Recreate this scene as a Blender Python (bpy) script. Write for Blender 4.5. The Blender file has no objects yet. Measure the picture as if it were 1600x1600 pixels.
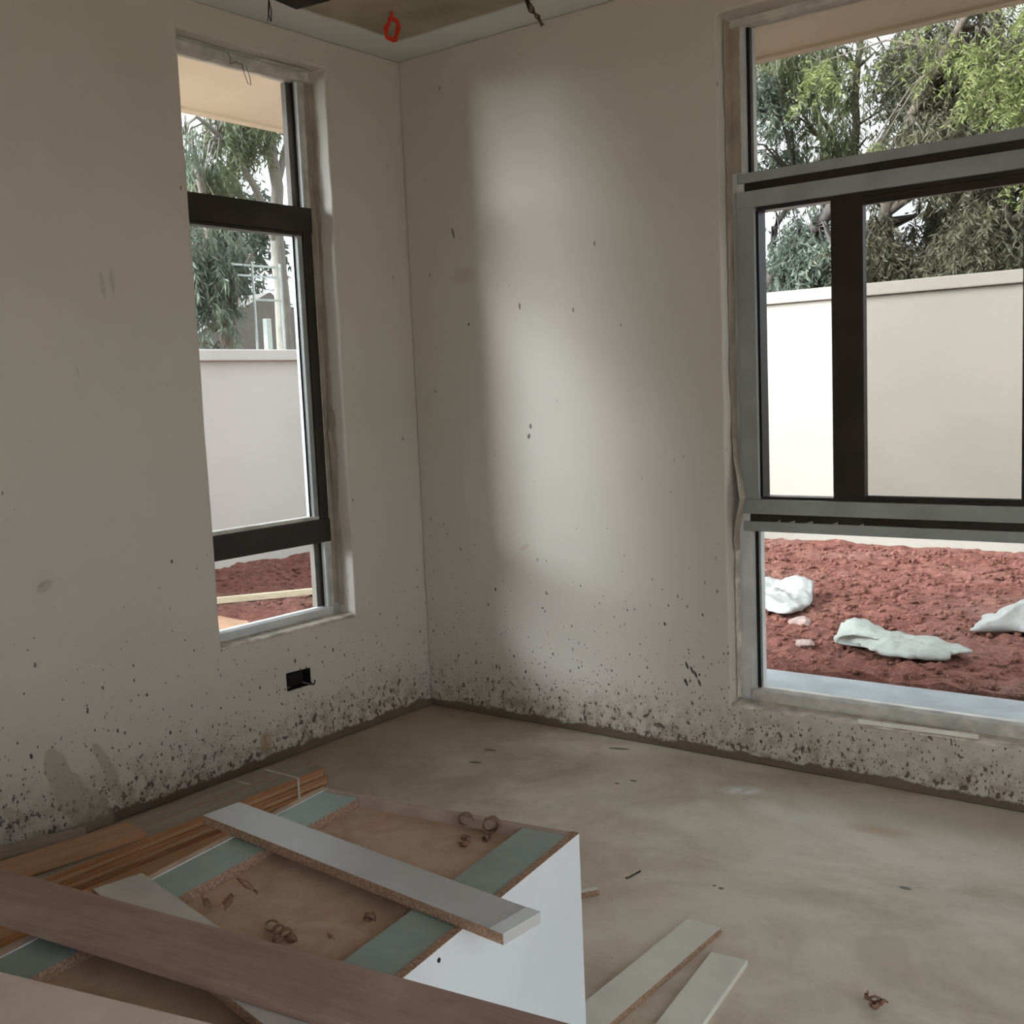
import bpy, bmesh, math, random
import numpy as np
from mathutils import Vector, Matrix, noise

S = bpy.context.scene
COL = S.collection
random.seed(7)
PI = math.pi

# ------------------------------------------------------------------ camera
cam_d = bpy.data.cameras.new('camera')
cam_d.sensor_width = 36.0
cam_d.lens = 36.0 * 1730.4 / 1600.0
cam_d.clip_start = 0.02
cam_d.clip_end = 300
cam = bpy.data.objects.new('camera', cam_d)
COL.objects.link(cam)
yaw, pitch, roll = 0.655316, -0.108715, -0.0425733
fw = Vector((-math.sin(yaw) * math.cos(pitch), math.cos(yaw) * math.cos(pitch), math.sin(pitch)))
rt = Vector((math.cos(yaw), math.sin(yaw), 0))
up = rt.cross(fw)
r2 = math.cos(roll) * rt + math.sin(roll) * up
u2 = -math.sin(roll) * rt + math.cos(roll) * up
cam.matrix_world = Matrix(((r2.x, u2.x, -fw.x, 3.2375), (r2.y, u2.y, -fw.y, -3.5637),
                           (r2.z, u2.z, -fw.z, 1.3676), (0, 0, 0, 1)))
S.camera = cam

# ------------------------------------------------------------------ sky, added low-sky lamp, exposure
SKY_STRENGTH = 0.75
EXPOSURE = 1.6
world = bpy.data.worlds.new('overcast_sky')
S.world = world
world.use_nodes = True
wn = world.node_tree
wn.nodes['Background'].inputs['Color'].default_value = (0.85, 0.93, 1.0, 1)
wn.nodes['Background'].inputs['Strength'].default_value = SKY_STRENGTH

sun_d = bpy.data.lights.new('low_sky_lamp', 'SUN')  # added wide lamp standing in for bright low sky on the back wall
sun_d.energy = 7.0
sun_d.angle = math.radians(46)
sun_d.color = (0.85, 0.93, 1.0)
sun = bpy.data.objects.new('low_sky_lamp', sun_d)
COL.objects.link(sun)
sun.rotation_euler = Vector((0.502, 0.803, -0.326)).to_track_quat('-Z', 'Y').to_euler()

S.view_settings.view_transform = 'Standard'
S.view_settings.look = 'None'
S.view_settings.gamma = 1.0
S.view_settings.exposure = EXPOSURE
S.view_settings.use_curve_mapping = False
S.cycles.max_bounces = 6
S.cycles.diffuse_bounces = 4
S.cycles.glossy_bounces = 2
S.cycles.use_adaptive_sampling = True
S.cycles.adaptive_threshold = 0.07
S.cycles.adaptive_min_samples = 12
S.cycles.transparent_max_bounces = 12
S.cycles.sample_clamp_indirect = 6.0


# ------------------------------------------------------------------ node helpers
class NT:
    def __init__(s, name, rough=0.6, spec=0.3):
        s.m = bpy.data.materials.new(name)
        s.m.use_nodes = True
        s.t = s.m.node_tree
        s.b = s.t.nodes['Principled BSDF']
        s.b.inputs['Roughness'].default_value = rough
        s.b.inputs['Specular IOR Level'].default_value = spec
        s._gp = None

    def n(s, typ, **k):
        x = s.t.nodes.new(typ)
        for a, v in k.items():
            setattr(x, a, v)
        return x

    def l(s, a, b):
        s.t.links.new(a, b)

    def val(s, sock, v):
        if isinstance(v, (int, float)):
            sock.default_value = v
        elif isinstance(v, tuple):
            sock.default_value = v if len(v) == 4 or sock.type == 'VECTOR' else (*v, 1)
        else:
            s.l(v, sock)

    def math(s, op, a, b=0.0, c=None, clamp=False):
        x = s.n('ShaderNodeMath', operation=op, use_clamp=clamp)
        s.val(x.inputs[0], a)
        s.val(x.inputs[1], b)
        if c is not None:
            s.val(x.inputs[2], c)
        return x.outputs[0]

    def step(s, v, lo, hi, a=0.0, b=1.0):
        x = s.n('ShaderNodeMapRange', interpolation_type='SMOOTHSTEP')
        s.val(x.inputs['Value'], v)
        s.val(x.inputs['From Min'], lo)
        s.val(x.inputs['From Max'], hi)
        x.inputs['To Min'].default_value = a
        x.inputs['To Max'].default_value = b
        return x.outputs['Result']

    def mix(s, f, a, b, blend='MIX'):
        x = s.n('ShaderNodeMix', data_type='RGBA', blend_type=blend)
        s.val(x.inputs['Factor'], f)
        s.val(x.inputs['A'], a)
        s.val(x.inputs['B'], b)
        return x.outputs['Result']

    def pos(s):
        if s._gp is None:
            s._gp = s.n('ShaderNodeNewGeometry').outputs['Position']
        return s._gp

    def obj(s):
        return s.n('ShaderNodeTexCoord').outputs['Object']

    def xyz(s, v):
        x = s.n('ShaderNodeSeparateXYZ')
        s.l(v, x.inputs[0])
        return x.outputs

    def comb(s, x, y, z=0.0):
        c = s.n('ShaderNodeCombineXYZ')
        for i, v in enumerate((x, y, z)):
            s.val(c.inputs[i], v)
        return c.outputs[0]

    def scale(s, v, k):
        x = s.n('ShaderNodeVectorMath', operation='MULTIPLY')
        s.l(v, x.inputs[0])
        x.inputs[1].default_value = k
        return x.outputs[0]

    def noise(s, v, scale, detail=4.0, rough=0.55, dist=0.0, col=False):
        x = s.n('ShaderNodeTexNoise')
        s.l(v, x.inputs['Vector'])
        x.inputs['Scale'].default_value = scale
        x.inputs['Detail'].default_value = detail
        x.inputs['Roughness'].default_value = rough
        x.inputs['Distortion'].default_value = dist
        return x.outputs['Color' if col else 'Fac']

    def voro(s, v, scale, dims='2D'):
        x = s.n('ShaderNodeTexVoronoi', voronoi_dimensions=dims)
        s.l(v, x.inputs['Vector'])
        x.inputs['Scale'].default_value = scale
        return x.outputs['Distance'], x.outputs['Color']

    def bump(s, h, strength=0.3, dist=0.01):
        x = s.n('ShaderNodeBump')
        x.inputs['Strength'].default_value = strength
        x.inputs['Distance'].default_value = dist
        s.l(h, x.inputs['Height'])
        s.l(x.outputs[0], s.b.inputs['Normal'])

    def color(s, c):
        s.val(s.b.inputs['Base Color'], c)


def plain(name, col, rough=0.55, var=0.12, scale=14.0, bump=0.0, spec=0.3, metal=0.0, stretch=(1, 1, 1)):
    m = NT(name, rough, spec)
    v = m.scale(m.obj(), stretch)
    n = m.noise(v, scale, 5)
    dark = tuple(c * (1 - var) for c in col)
    lite = tuple(min(1, c * (1 + var)) for c in col)
    m.color(m.mix(m.step(n, 0.3, 0.7), dark, lite))
    m.b.inputs['Metallic'].default_value = metal
    if bump:
        m.bump(m.noise(v, scale * 6, 3), bump, 0.004)
    return m.m


def wall_material(name, base):
    m = NT(name, 0.62, 0.25)
    p = m.pos()
    x, y, z = m.xyz(p)
    u = m.math('ADD', x, y)
    uz = m.comb(u, z)
    big = m.noise(p, 1.1, 4)
    fine = m.noise(p, 9.0, 5)
    c = m.mix(m.step(big, 0.3, 0.7), tuple(k * 0.93 for k in base), base)
    c = m.mix(m.step(fine, 0.35, 0.75, 0, 0.10), c, (0.55, 0.50, 0.43))
    # brown grime rising from the floor, patchy
    wob = m.noise(uz, 3.2, 5)
    zz = m.math('SUBTRACT', z, m.math('MULTIPLY', m.math('SUBTRACT', wob, 0.5), 0.34))
    gr = m.math('MULTIPLY', m.step(zz, 0.02, 0.26, 1, 0), m.step(m.noise(uz, 20, 4), 0.40, 0.62, 0.14, 0.72))
    c = m.mix(gr, c, (0.27, 0.205, 0.145))
    # splattered mud specks: thick near the floor, sparse higher up
    warp = m.n('ShaderNodeVectorMath', operation='ADD')
    m.l(uz, warp.inputs[0])
    wv = m.scale(m.noise(uz, 30, 2, col=True), (0.012, 0.012, 0))
    m.l(wv, warp.inputs[1])
    sp = m.scale(warp.outputs[0], (1.25, 0.8, 1))
    for sc, amp, zh, rmin, rmax in ((40, 0.75, 0.20, 0.06, 0.27), (85, 0.85, 0.14, 0.12, 0.38), (18, 0.40, 0.32, 0.03, 0.13)):
        d, rc = m.voro(sp, sc)
        rr = m.xyz(rc)
        prob = m.math('MULTIPLY', m.math('POWER', 2.718, m.math('DIVIDE', m.math('MULTIPLY', z, -1.0), zh)), amp)
        on = m.math('LESS_THAN', rr[0], prob)
        rad = m.math('MULTIPLY_ADD', m.math('POWER', rr[1], 2.2), rmax - rmin, rmin)
        mk = m.math('MULTIPLY', on, m.step(m.math('SUBTRACT', rad, d), 0.0, 0.05))
        c = m.mix(m.math('MULTIPLY', mk, m.math('MULTIPLY_ADD', rr[2], 0.55, 0.42)), c, (0.045, 0.034, 0.026))
    # irregular chips and dried mud flakes low on the wall
    ch = m.noise(m.scale(uz, (1.2, 0.8, 1)), 36, 4, 0.6)
    th = m.math('MULTIPLY_ADD', zz, 0.46, 0.545)
    c = m.mix(m.math('MULTIPLY', m.step(m.math('SUBTRACT', ch, th), 0.0, 0.02), 0.85), c, (0.075, 0.055, 0.04))
    # a few stray flecks all the way up
    d, rc = m.voro(m.scale(uz, (1.6, 0.7, 1)), 6.0)
    rr = m.xyz(rc)
    mk = m.math('MULTIPLY', m.math('LESS_THAN', rr[0], 0.16), m.step(m.math('SUBTRACT', m.math('MULTIPLY', rr[1], 0.05), d), 0, 0.02))
    c = m.mix(m.math('MULTIPLY', mk, 0.7), c, (0.09, 0.07, 0.05))
    # bare cement left unpainted along the floor
    edge = m.math('MULTIPLY_ADD', m.noise(uz, 9, 6, 0.7), 0.085, -0.006)
    c = m.mix(m.step(m.math('SUBTRACT', z, edge), -0.006, 0.004, 1, 0), c, m.mix(fine, (0.11, 0.08, 0.058), (0.20, 0.15, 0.11)))
    return m, c, p, uz, (x, y, z)


def ellipse(m, uz, cu, cz, ru, rz, ang, soft=0.35):
    mp = m.n('ShaderNodeMapping', vector_type='TEXTURE')
    m.l(uz, mp.inputs['Vector'])
    mp.inputs['Location'].default_value = (cu, cz, 0)
    mp.inputs['Rotation'].default_value = (0, 0, ang)
    mp.inputs['Scale'].default_value = (ru, rz, 1)
    ln = m.n('ShaderNodeVectorMath', operation='LENGTH')
    m.l(mp.outputs[0], ln.inputs[0])
    if getattr(m, '_en', None) is None:
        m._en = m.math('MULTIPLY', m.math('SUBTRACT', m.noise(uz, 14, 4), 0.5), 0.5)
    e = m.math('ADD', ln.outputs['Value'], m._en)
    return m.step(e, 1 - soft, 1.0, 1, 0)


WALL = (0.62, 0.565, 0.495)


def make_wall_mats():
    out = {}
    for key in ('left', 'back', 'plain'):
        m, c, p, uz, (x, y, z) = wall_material('painted_plaster_' + key, WALL)
        if key == 'left':   # damp beige patches where the skim was wetted
            k = None
            for a in ((-1.765, 0.235, 0.045, 0.085, 0.35), (-1.725, 0.14, 0.055, 0.15, 0.42), (-1.66, 0.05, 0.075, 0.12, 0.5), (-1.605, 0.225, 0.020, 0.075, 0.45), (-1.575, 0.14, 0.024, 0.10, 0.25)):
                e = ellipse(m, uz, *a, soft=0.18)
                k = e if k is None else m.math('MAXIMUM', k, e)
            c = m.mix(m.math('MULTIPLY', k, 0.62), c, (0.37, 0.31, 0.225))
            c = m.mix(m.math('MULTIPLY', ellipse(m, uz, -0.93, 0.09, 0.035, 0.05, 0.2), 0.6), c, (0.36, 0.24, 0.12))
            for a in ((-1.752, 0.827, 0.035, 0.022, 0.5), (-1.466, 1.764, 0.010, 0.05, 0.1), (-1.43, 1.775, 0.010, 0.05, 0.1)):
                c = m.mix(m.math('MULTIPLY', ellipse(m, uz, *a), 0.30), c, (0.25, 0.22, 0.18))
        if key == 'back':
            for a in ((0.255, 2.02, 0.006, 0.028, 0.25), (0.58, 1.70, 0.006, 0.016, 0.0), (0.61, 1.225, 0.007, 0.012, 0.0), (0.60, 1.185, 0.008, 0.012, -0.4)):
                c = m.mix(m.math('MULTIPLY', ellipse(m, uz, *a), 0.8), c, (0.07, 0.055, 0.04))
            c = m.mix(m.math('MULTIPLY', ellipse(m, uz, 0.555, 0.735, 0.03, 0.012, 0.5), 0.5), c, (0.50, 0.38, 0.24))
            c = m.mix(m.math('MULTIPLY', ellipse(m, uz, 0.31, 1.845, 0.10, 0.05, 0.0, 0.8), 0.35), c, (0.45, 0.37, 0.28))  # transom shadow painted in as a soft darker patch
            for i, (a, b) in enumerate(((1.285, 0.33), (1.305, 0.315), (1.32, 0.30), (1.335, 0.27), (1.28, 0.265))):
                c = m.mix(m.math('MULTIPLY', ellipse(m, uz, a, b, 0.006, 0.018, 0.4), 0.9), c, (0.03, 0.024, 0.018))
        m.color(c)
        m.bump(m.noise(p, 60, 4), 0.12, 0.004)
        out[key] = m.m
    return out


WM = make_wall_mats()


def floor_material():
    m = NT('cement_screed', 0.5, 0.35)
    p = m.pos()
    x, y, z = m.xyz(p)
    uv = m.comb(x, y)
    big = m.noise(m.scale(p, (1, 1.6, 1)), 1.3, 6, 0.6, 0.8)
    mid = m.noise(p, 6, 6, 0.6, 0.4)
    c = m.mix(m.step(big, 0.32, 0.68), (0.46, 0.37, 0.27), (0.72, 0.63, 0.52))
    c = m.mix(m.step(mid, 0.4, 0.75, 0, 0.55), c, (0.76, 0.69, 0.59))
    c = m.mix(m.step(m.noise(p, 38, 4), 0.62, 0.76, 0, 0.35), c, (0.36, 0.29, 0.22))
    # shade painted darker along the left wall and into the corner, plus trowel marks
    dist = m.math('ADD', m.math('MULTIPLY', x, 0.8), m.math('MULTIPLY', mid, 0.35))
    c = m.mix(m.step(dist, 0.25, 1.1, 0.6, 0), c, (0.26, 0.18, 0.125))
    c = m.mix(m.math('MULTIPLY', m.math('MULTIPLY', ellipse(m, uv, 1.62, -0.27, 0.10, 0.055, 0.5, 0.8), m.step(m.noise(p, 34, 5, 0.7), 0.34, 0.56)), 0.95), c, (0.90, 0.89, 0.87))
    c = m.mix(m.math('MULTIPLY', ellipse(m, uv, 1.85, -0.38, 0.30, 0.10, -0.1, 0.9), 0.40), c, (0.76, 0.74, 0.70))
    c = m.mix(m.math('MULTIPLY', ellipse(m, uv, 2.12, -0.36, 0.16, 0.06, 0.2, 0.9), 0.55), c, (0.52, 0.33, 0.17))
    for a in ((1.266, -0.369, 0.016, 0.010, 0), (1.04, -0.10, 0.05, 0.012, 0.3), (0.62, -0.36, 0.03, 0.012, 0.3), (0.66, -0.50, 0.03, 0.012, 0.3),
              (1.898, -0.96, 0.010, 0.008, 0), (1.875, -0.955, 0.006, 0.006, 0), (1.23, -0.42, 0.012, 0.008, 0), (2.31, -0.70, 0.02, 0.01, 0)):
        c = m.mix(m.math('MULTIPLY', ellipse(m, uv, *a), 0.8), c, (0.06, 0.045, 0.035))
    d, rc = m.voro(uv, 12)
    rr = m.xyz(rc)
    mk = m.math('MULTIPLY', m.math('LESS_THAN', rr[0], 0.22), m.step(m.math('SUBTRACT', m.math('MULTIPLY', rr[1], 0.045), d), 0, 0.02))
    c = m.mix(m.math('MULTIPLY', mk, 0.7), c, (0.10, 0.075, 0.055))
    m.color(c)
    m.val(m.b.inputs['Roughness'], m.step(big, 0.2, 0.8, 0.40, 0.62))
    m.bump(m.noise(p, 25, 6), 0.18, 0.006)
    return m.m


def ceiling_material():
    m = NT('gypsum_ceiling', 0.8, 0.15)
    p = m.pos()
    x, y, z = m.xyz(p)
    inset = m.math('MINIMUM', x, m.math('MULTIPLY', y, -1.0))
    wob = m.math('MULTIPLY', m.math('SUBTRACT', m.noise(p, 6, 4), 0.5), 0.03)
    f = m.step(m.math('ADD', inset, wob), 0.185, 0.215)
    n = m.step(m.noise(p, 4, 5), 0.3, 0.7)
    c = m.mix(f, (0.70, 0.69, 0.67), m.mix(n, (0.30, 0.255, 0.19), (0.40, 0.35, 0.27)))
    m.color(c)
    return m.m


def wood(name, a, b, rough=0.55, along=(18, 1.2, 18), bump=0.15, dust=None):
    m = NT(name, rough, 0.3)
    v = m.scale(m.obj(), along)
    n = m.noise(v, 1.6, 6, 0.62, 1.2)
    c = m.mix(m.step(n, 0.28, 0.72), a, b)
    if dust:
        c = m.mix(m.step(m.noise(m.obj(), 7, 5), 0.42, 0.78, 0.05, 0.75), c, dust)
    m.color(c)
    m.bump(n, bump, 0.003)
    return m.m


def chipboard(name='chipboard_edge'):
    m = NT(name, 0.85, 0.15)
    v = m.obj()
    d, rc = m.voro(m.scale(v, (1, 1, 1)), 260, '3D')
    n = m.noise(v, 180, 3)
    c = m.mix(m.xyz(rc)[0], (0.26, 0.16, 0.11), (0.50, 0.34, 0.24))
    c = m.mix(m.step(n, 0.4, 0.6, 0, 0.5), c, (0.28, 0.165, 0.11))
    m.color(c)
    m.bump(n, 0.5, 0.004)
    return m.m


def glass(name, tint, refl=1.0):
    m = bpy.data.materials.new(name)
    m.use_nodes = True
    t = m.node_tree
    t.nodes.clear()
    o = t.nodes.new('ShaderNodeOutputMaterial')
    mx = t.nodes.new('ShaderNodeMixShader')
    tr = t.nodes.new('ShaderNodeBsdfTransparent')
    gl = t.nodes.new('ShaderNodeBsdfGlossy')
    fr = t.nodes.new('ShaderNodeFresnel')
    fr.inputs['IOR'].default_value = 1.0 + 0.30 * refl
    tr.inputs['Color'].default_value = (*tint, 1)
    gl.inputs['Roughness'].default_value = 0.03
    t.links.new(fr.outputs[0], mx.inputs[0])
    t.links.new(tr.outputs[0], mx.inputs[1])
    t.links.new(gl.outputs[0], mx.inputs[2])
    t.links.new(mx.outputs[0], o.inputs[0])
    return m


def soil_material():
    m = NT('red_soil', 0.95, 0.1)
    p = m.pos()
    n = m.noise(p, 14, 7, 0.7)
    f = m.noise(p, 70, 4, 0.7)
    c = m.mix(m.step(n, 0.3, 0.7), (0.115, 0.042, 0.031), (0.255, 0.105, 0.080))
    c = m.mix(m.step(f, 0.55, 0.70, 0, 0.75), c, (0.52, 0.30, 0.235))
    c = m.mix(m.step(m.noise(p, 0.9, 3), 0.45, 0.75, 0, 0.3), c, (0.42, 0.27, 0.22))
    m.color(c)
    m.bump(f, 0.8, 0.03)
    return m.m


def leaf_material(name, a, b, c3):
    m = NT(name, 0.55, 0.25)
    p = m.pos()
    n = m.noise(p, 1.4, 3)
    f = m.noise(p, 16, 2)
    c = m.mix(m.step(n, 0.35, 0.65), a, b)
    c = m.mix(m.step(f, 0.5, 0.8, 0, 0.7), c, c3)
    m.color(c)
    m.b.inputs['Subsurface Weight'].default_value = 0.0
    # thin leaves let some light through
    t = m.t
    tl = m.n('ShaderNodeBsdfTranslucent')
    m.l(c, tl.inputs['Color'])
    mx = m.n('ShaderNodeMixShader')
    mx.inputs[0].default_value = 0.4
    m.l(m.b.outputs[0], mx.inputs[1])
    m.l(tl.outputs[0], mx.inputs[2])
    out = [q for q in t.nodes if q.type == 'OUTPUT_MATERIAL'][0]
    m.l(mx.outputs[0], out.inputs[0])
    return m.m


M = dict(
    floor=floor_material(), ceiling=ceiling_material(), chip=chipboard(), soil=soil_material(),
    alu_dark=plain('bronze_aluminium', (0.030, 0.024, 0.021), 0.38, 0.2, 6, spec=0.4),
    alu_film=plain('grey_film_on_aluminium', (0.33, 0.345, 0.33), 0.45, 0.14, 5, spec=0.35),
    outer_frame=plain('weathered_brown_outer_frame', (0.085, 0.070, 0.058), 0.6, 0.2, 6),
    cream_trim=plain('cream_plastic_trim', (0.90, 0.85, 0.76), 0.4, 0.05),
    gasket=plain('black_gasket', (0.008, 0.008, 0.008), 0.5, 0.2),
    bead=plain('white_glazing_bead', (0.60, 0.60, 0.58), 0.5, 0.10, 9),
    bead_dusty=plain('dusty_white_rail', (0.58, 0.55, 0.49), 0.7, 0.22, 12, bump=0.2),
    tape=plain('brown_masking_paper', (0.40, 0.335, 0.265), 0.75, 0.16, 10, bump=0.3),
    sillplaster=plain('raw_sill_plaster', (0.66, 0.585, 0.50), 0.85, 0.28, 16, bump=0.6),
    glass=glass('clear_glass', (0.96, 0.97, 0.965)),
    glass_tint=glass('tinted_glass', (0.80, 0.79, 0.77)),
    glass_dark=glass('double_tinted_glass', (0.715, 0.705, 0.69)),
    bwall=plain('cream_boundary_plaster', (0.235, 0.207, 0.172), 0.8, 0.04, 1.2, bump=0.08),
    bwall_left=plain('pale_boundary_plaster', (0.54, 0.51, 0.475), 0.8, 0.04, 1.2, bump=0.08),
    soffit=plain('cream_soffit', (0.72, 0.62, 0.47), 0.8, 0.04, 2),
    concrete=plain('pale_concrete_apron', (0.29, 0.305, 0.31), 0.8, 0.14, 5, bump=0.3),
    sandpath=plain('tan_sandy_path', (0.46, 0.27, 0.17), 0.95, 0.2, 8, bump=0.5),
    earth=plain('bare_brown_earth', (0.24, 0.19, 0.135), 0.95, 0.25, 0.8),
    sack=plain('woven_white_sack', (0.31, 0.30, 0.28), 0.6, 0.12, 20, bump=0.25),
    sack_green=plain('woven_pale_green_sack', (0.285, 0.292, 0.262), 0.6, 0.12, 20, bump=0.25),
    stone=plain('pale_stone', (0.30, 0.215, 0.185), 0.9, 0.2, 30, bump=0.5),
    batten=plain('pale_timber_batten', (0.62, 0.54, 0.38), 0.7, 0.12, 12, stretch=(1, 8, 8)),
    teal=plain('green_laminate', (0.28, 0.35, 0.315), 0.42, 0.10, 9, spec=0.4),
    white_lam=plain('white_laminate', (0.74, 0.78, 0.82), 0.32, 0.03, 4, spec=0.45),
    grey_lam=plain('grey_laminate', (0.50, 0.505, 0.505), 0.35, 0.06, 5, spec=0.45),
    dusty_lam=plain('dusty_grey_laminate', (0.50, 0.46, 0.43), 0.5, 0.14, 7, spec=0.35),
    cream_lam=plain('cream_laminate', (0.72, 0.70, 0.62), 0.45, 0.06, 6, spec=0.35),
    tan_mdf=plain('tan_mdf', (0.68, 0.55, 0.47), 0.6, 0.10, 5),
    sawdust=wood('sawdust_covered_hardboard', (0.45, 0.31, 0.22), (0.57, 0.41, 0.30), 0.95, (7, 7, 7), 0.25),
    lip=plain('brown_panel_edge', (0.42, 0.32, 0.275), 0.7, 0.12, 10),
    pinkedge=plain('pale_pink_panel_edge', (0.52, 0.40, 0.32), 0.7, 0.12, 20),
    redwood=wood('reddish_brown_timber', (0.27, 0.168, 0.138), (0.36, 0.235, 0.195), 0.6, (3, 26, 26), 0.15, dust=(0.42, 0.31, 0.245)),
    orange=wood('orange_brown_timber', (0.34, 0.145, 0.065), (0.50, 0.25, 0.125), 0.5, (30, 1.4, 30), 0.15),
    orange_lt=wood('light_orange_timber', (0.38, 0.20, 0.105), (0.52, 0.30, 0.165), 0.5, (26, 1.4, 26), 0.15),
    greyboard=wood('dusty_board_top', (0.27, 0.225, 0.18), (0.36, 0.31, 0.255), 0.7, (10, 1.2, 10), 0.2),
    moulding=wood('grey_brown_moulding', (0.24, 0.185, 0.135), (0.36, 0.28, 0.21), 0.55, (14, 1.2, 14), 0.15),
    shaving=wood('curled_shaving', (0.15, 0.07, 0.045), (0.34, 0.20, 0.125), 0.6, (40, 40, 8), 0.1),
    red_cable=plain('red_cable_sheath', (0.62, 0.045, 0.02), 0.4, 0.15),
    brown_cable=plain('brown_cable_sheath', (0.10, 0.065, 0.04), 0.5, 0.2),
    black_cable=plain('black_cable_sheath', (0.02, 0.016, 0.016), 0.5, 0.2),
    strap=plain('white_packing_strap', (0.55, 0.50, 0.43), 0.5, 0.1),
    boxmetal=plain('dark_metal_box', (0.018, 0.016, 0.015), 0.6, 0.3),
    bark=plain('grey_brown_bark', (0.115, 0.095, 0.075), 0.9, 0.3, 8, bump=0.8, stretch=(6, 6, 1)),
    bark_dark=plain('dark_bark', (0.06, 0.052, 0.045), 0.9, 0.3, 8, bump=0.8, stretch=(6, 6, 1)),
    bark_pale=plain('pale_bark', (0.17, 0.155, 0.13), 0.9, 0.2, 8, bump=0.6, stretch=(6, 6, 1)),
    leaf_blue=leaf_material('blue_green_leaves', (0.088, 0.108, 0.082), (0.15, 0.175, 0.128), (0.26, 0.29, 0.21)),
    leaf_mid=leaf_material('dull_green_leaves', (0.085, 0.098, 0.052), (0.17, 0.185, 0.10), (0.27, 0.285, 0.16)),
    leaf_dark=leaf_material('dark_olive_leaves', (0.085, 0.088, 0.055), (0.16, 0.155, 0.10), (0.27, 0.25, 0.165)),
    leaf_yel=leaf_material('yellow_green_leaves', (0.145, 0.165, 0.06), (0.24, 0.27, 0.105), (0.36, 0.38, 0.185)),
    roof=plain('weathered_roof_sheet', (0.15, 0.135, 0.12), 0.8, 0.2, 10, stretch=(1, 12, 1)),
    white_metal=plain('white_painted_metal', (0.36, 0.39, 0.36), 0.6, 0.1),
    greywall=plain('grey_house_plaster', (0.14, 0.145, 0.14), 0.8, 0.1),
)


# ------------------------------------------------------------------ object helpers
def link(name, me, mat=None, parent=None):
    if mat is not None and not me.materials:
        for q in (mat if isinstance(mat, (list, tuple)) else [mat]):
            me.materials.append(q)
    o = bpy.data.objects.new(name, me)
    COL.objects.link(o)
    if parent is not None:
        o.parent = parent
    return o


def from_bm(name, bm, mat, parent=None, smooth=False):
    bmesh.ops.recalc_face_normals(bm, faces=bm.faces)
    me = bpy.data.meshes.new(name)
    bm.to_mesh(me)
    bm.free()
    if smooth:
        for p in me.polygons:
            p.use_smooth = True
    return link(name, me, mat, parent)


def bm_box(bm, x0, x1, y0, y1, z0, z1, mi=0):
    v = [bm.verts.new(c) for c in ((x0, y0, z0), (x1, y0, z0), (x1, y1, z0), (x0, y1, z0),
                                   (x0, y0, z1), (x1, y0, z1), (x1, y1, z1), (x0, y1, z1))]
    fs = []
    for q in ((0, 3, 2, 1), (4, 5, 6, 7), (0, 1, 5, 4), (1, 2, 6, 5), (2, 3, 7, 6), (3, 0, 4, 7)):
        f = bm.faces.new([v[i] for i in q])
        f.material_index = mi
        fs.append(f)
    return fs


def box(name, b, mat, parent=None, bevel=0.0):
    bm = bmesh.new()
    bm_box(bm, *b)
    if bevel:
        bmesh.ops.bevel(bm, geom=list(bm.edges), offset=bevel, segments=2, affect='EDGES', profile=0.6)
    return from_bm(name, bm, mat, parent)


def tube(bm, pts, rad, seg=6, mi=0, closed=False):
    pts = [Vector(p) for p in pts]
    rings = []
    n = len(pts)
    prev = None
    for i, p in enumerate(pts):
        r = rad[i] if isinstance(rad, (list, tuple)) else rad
        if closed:
            t = pts[(i + 1) % n] - pts[i - 1]
        else:
            t = pts[min(i + 1, n - 1)] - pts[max(i - 1, 0)]
        t.normalize()
        if prev is None:
            a = t.orthogonal().normalized()
        else:
            a = (prev - t * prev.dot(t)).normalized()
        prev = a
        b = t.cross(a)
        rings.append([bm.verts.new(p + (a * math.cos(2 * PI * k / seg) + b * math.sin(2 * PI * k / seg)) * r) for k in range(seg)])
    m = n if closed else n - 1
    for i in range(m):
        A, B = rings[i], rings[(i + 1) % n]
        for k in range(seg):
            f = bm.faces.new((A[k], A[(k + 1) % seg], B[(k + 1) % seg], B[k]))
            f.material_index = mi
            f.smooth = True
    if not closed:
        for R in (rings[0], rings[-1]):
            f = bm.faces.new(R)
            f.material_index = mi


def tag(o, label, cat, group=None, kind=None):
    if label:
        o['label'] = label
    if cat:
        o['category'] = cat
    if group:
        o['group'] = group
    if kind:
        o['kind'] = kind
    return o


def struct(o, label=None, cat=None):
    o['kind'] = 'structure'
    if label:
        o['label'] = label
    if cat:
        o['category'] = cat
    return o


def empty(name, loc=(0, 0, 0), rz=0.0):
    o = bpy.data.objects.new(name, None)
    COL.objects.link(o)
    o.location = loc
    o.rotation_euler = (0, 0, rz)
    o.empty_display_size = 0.1
    return o


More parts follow.
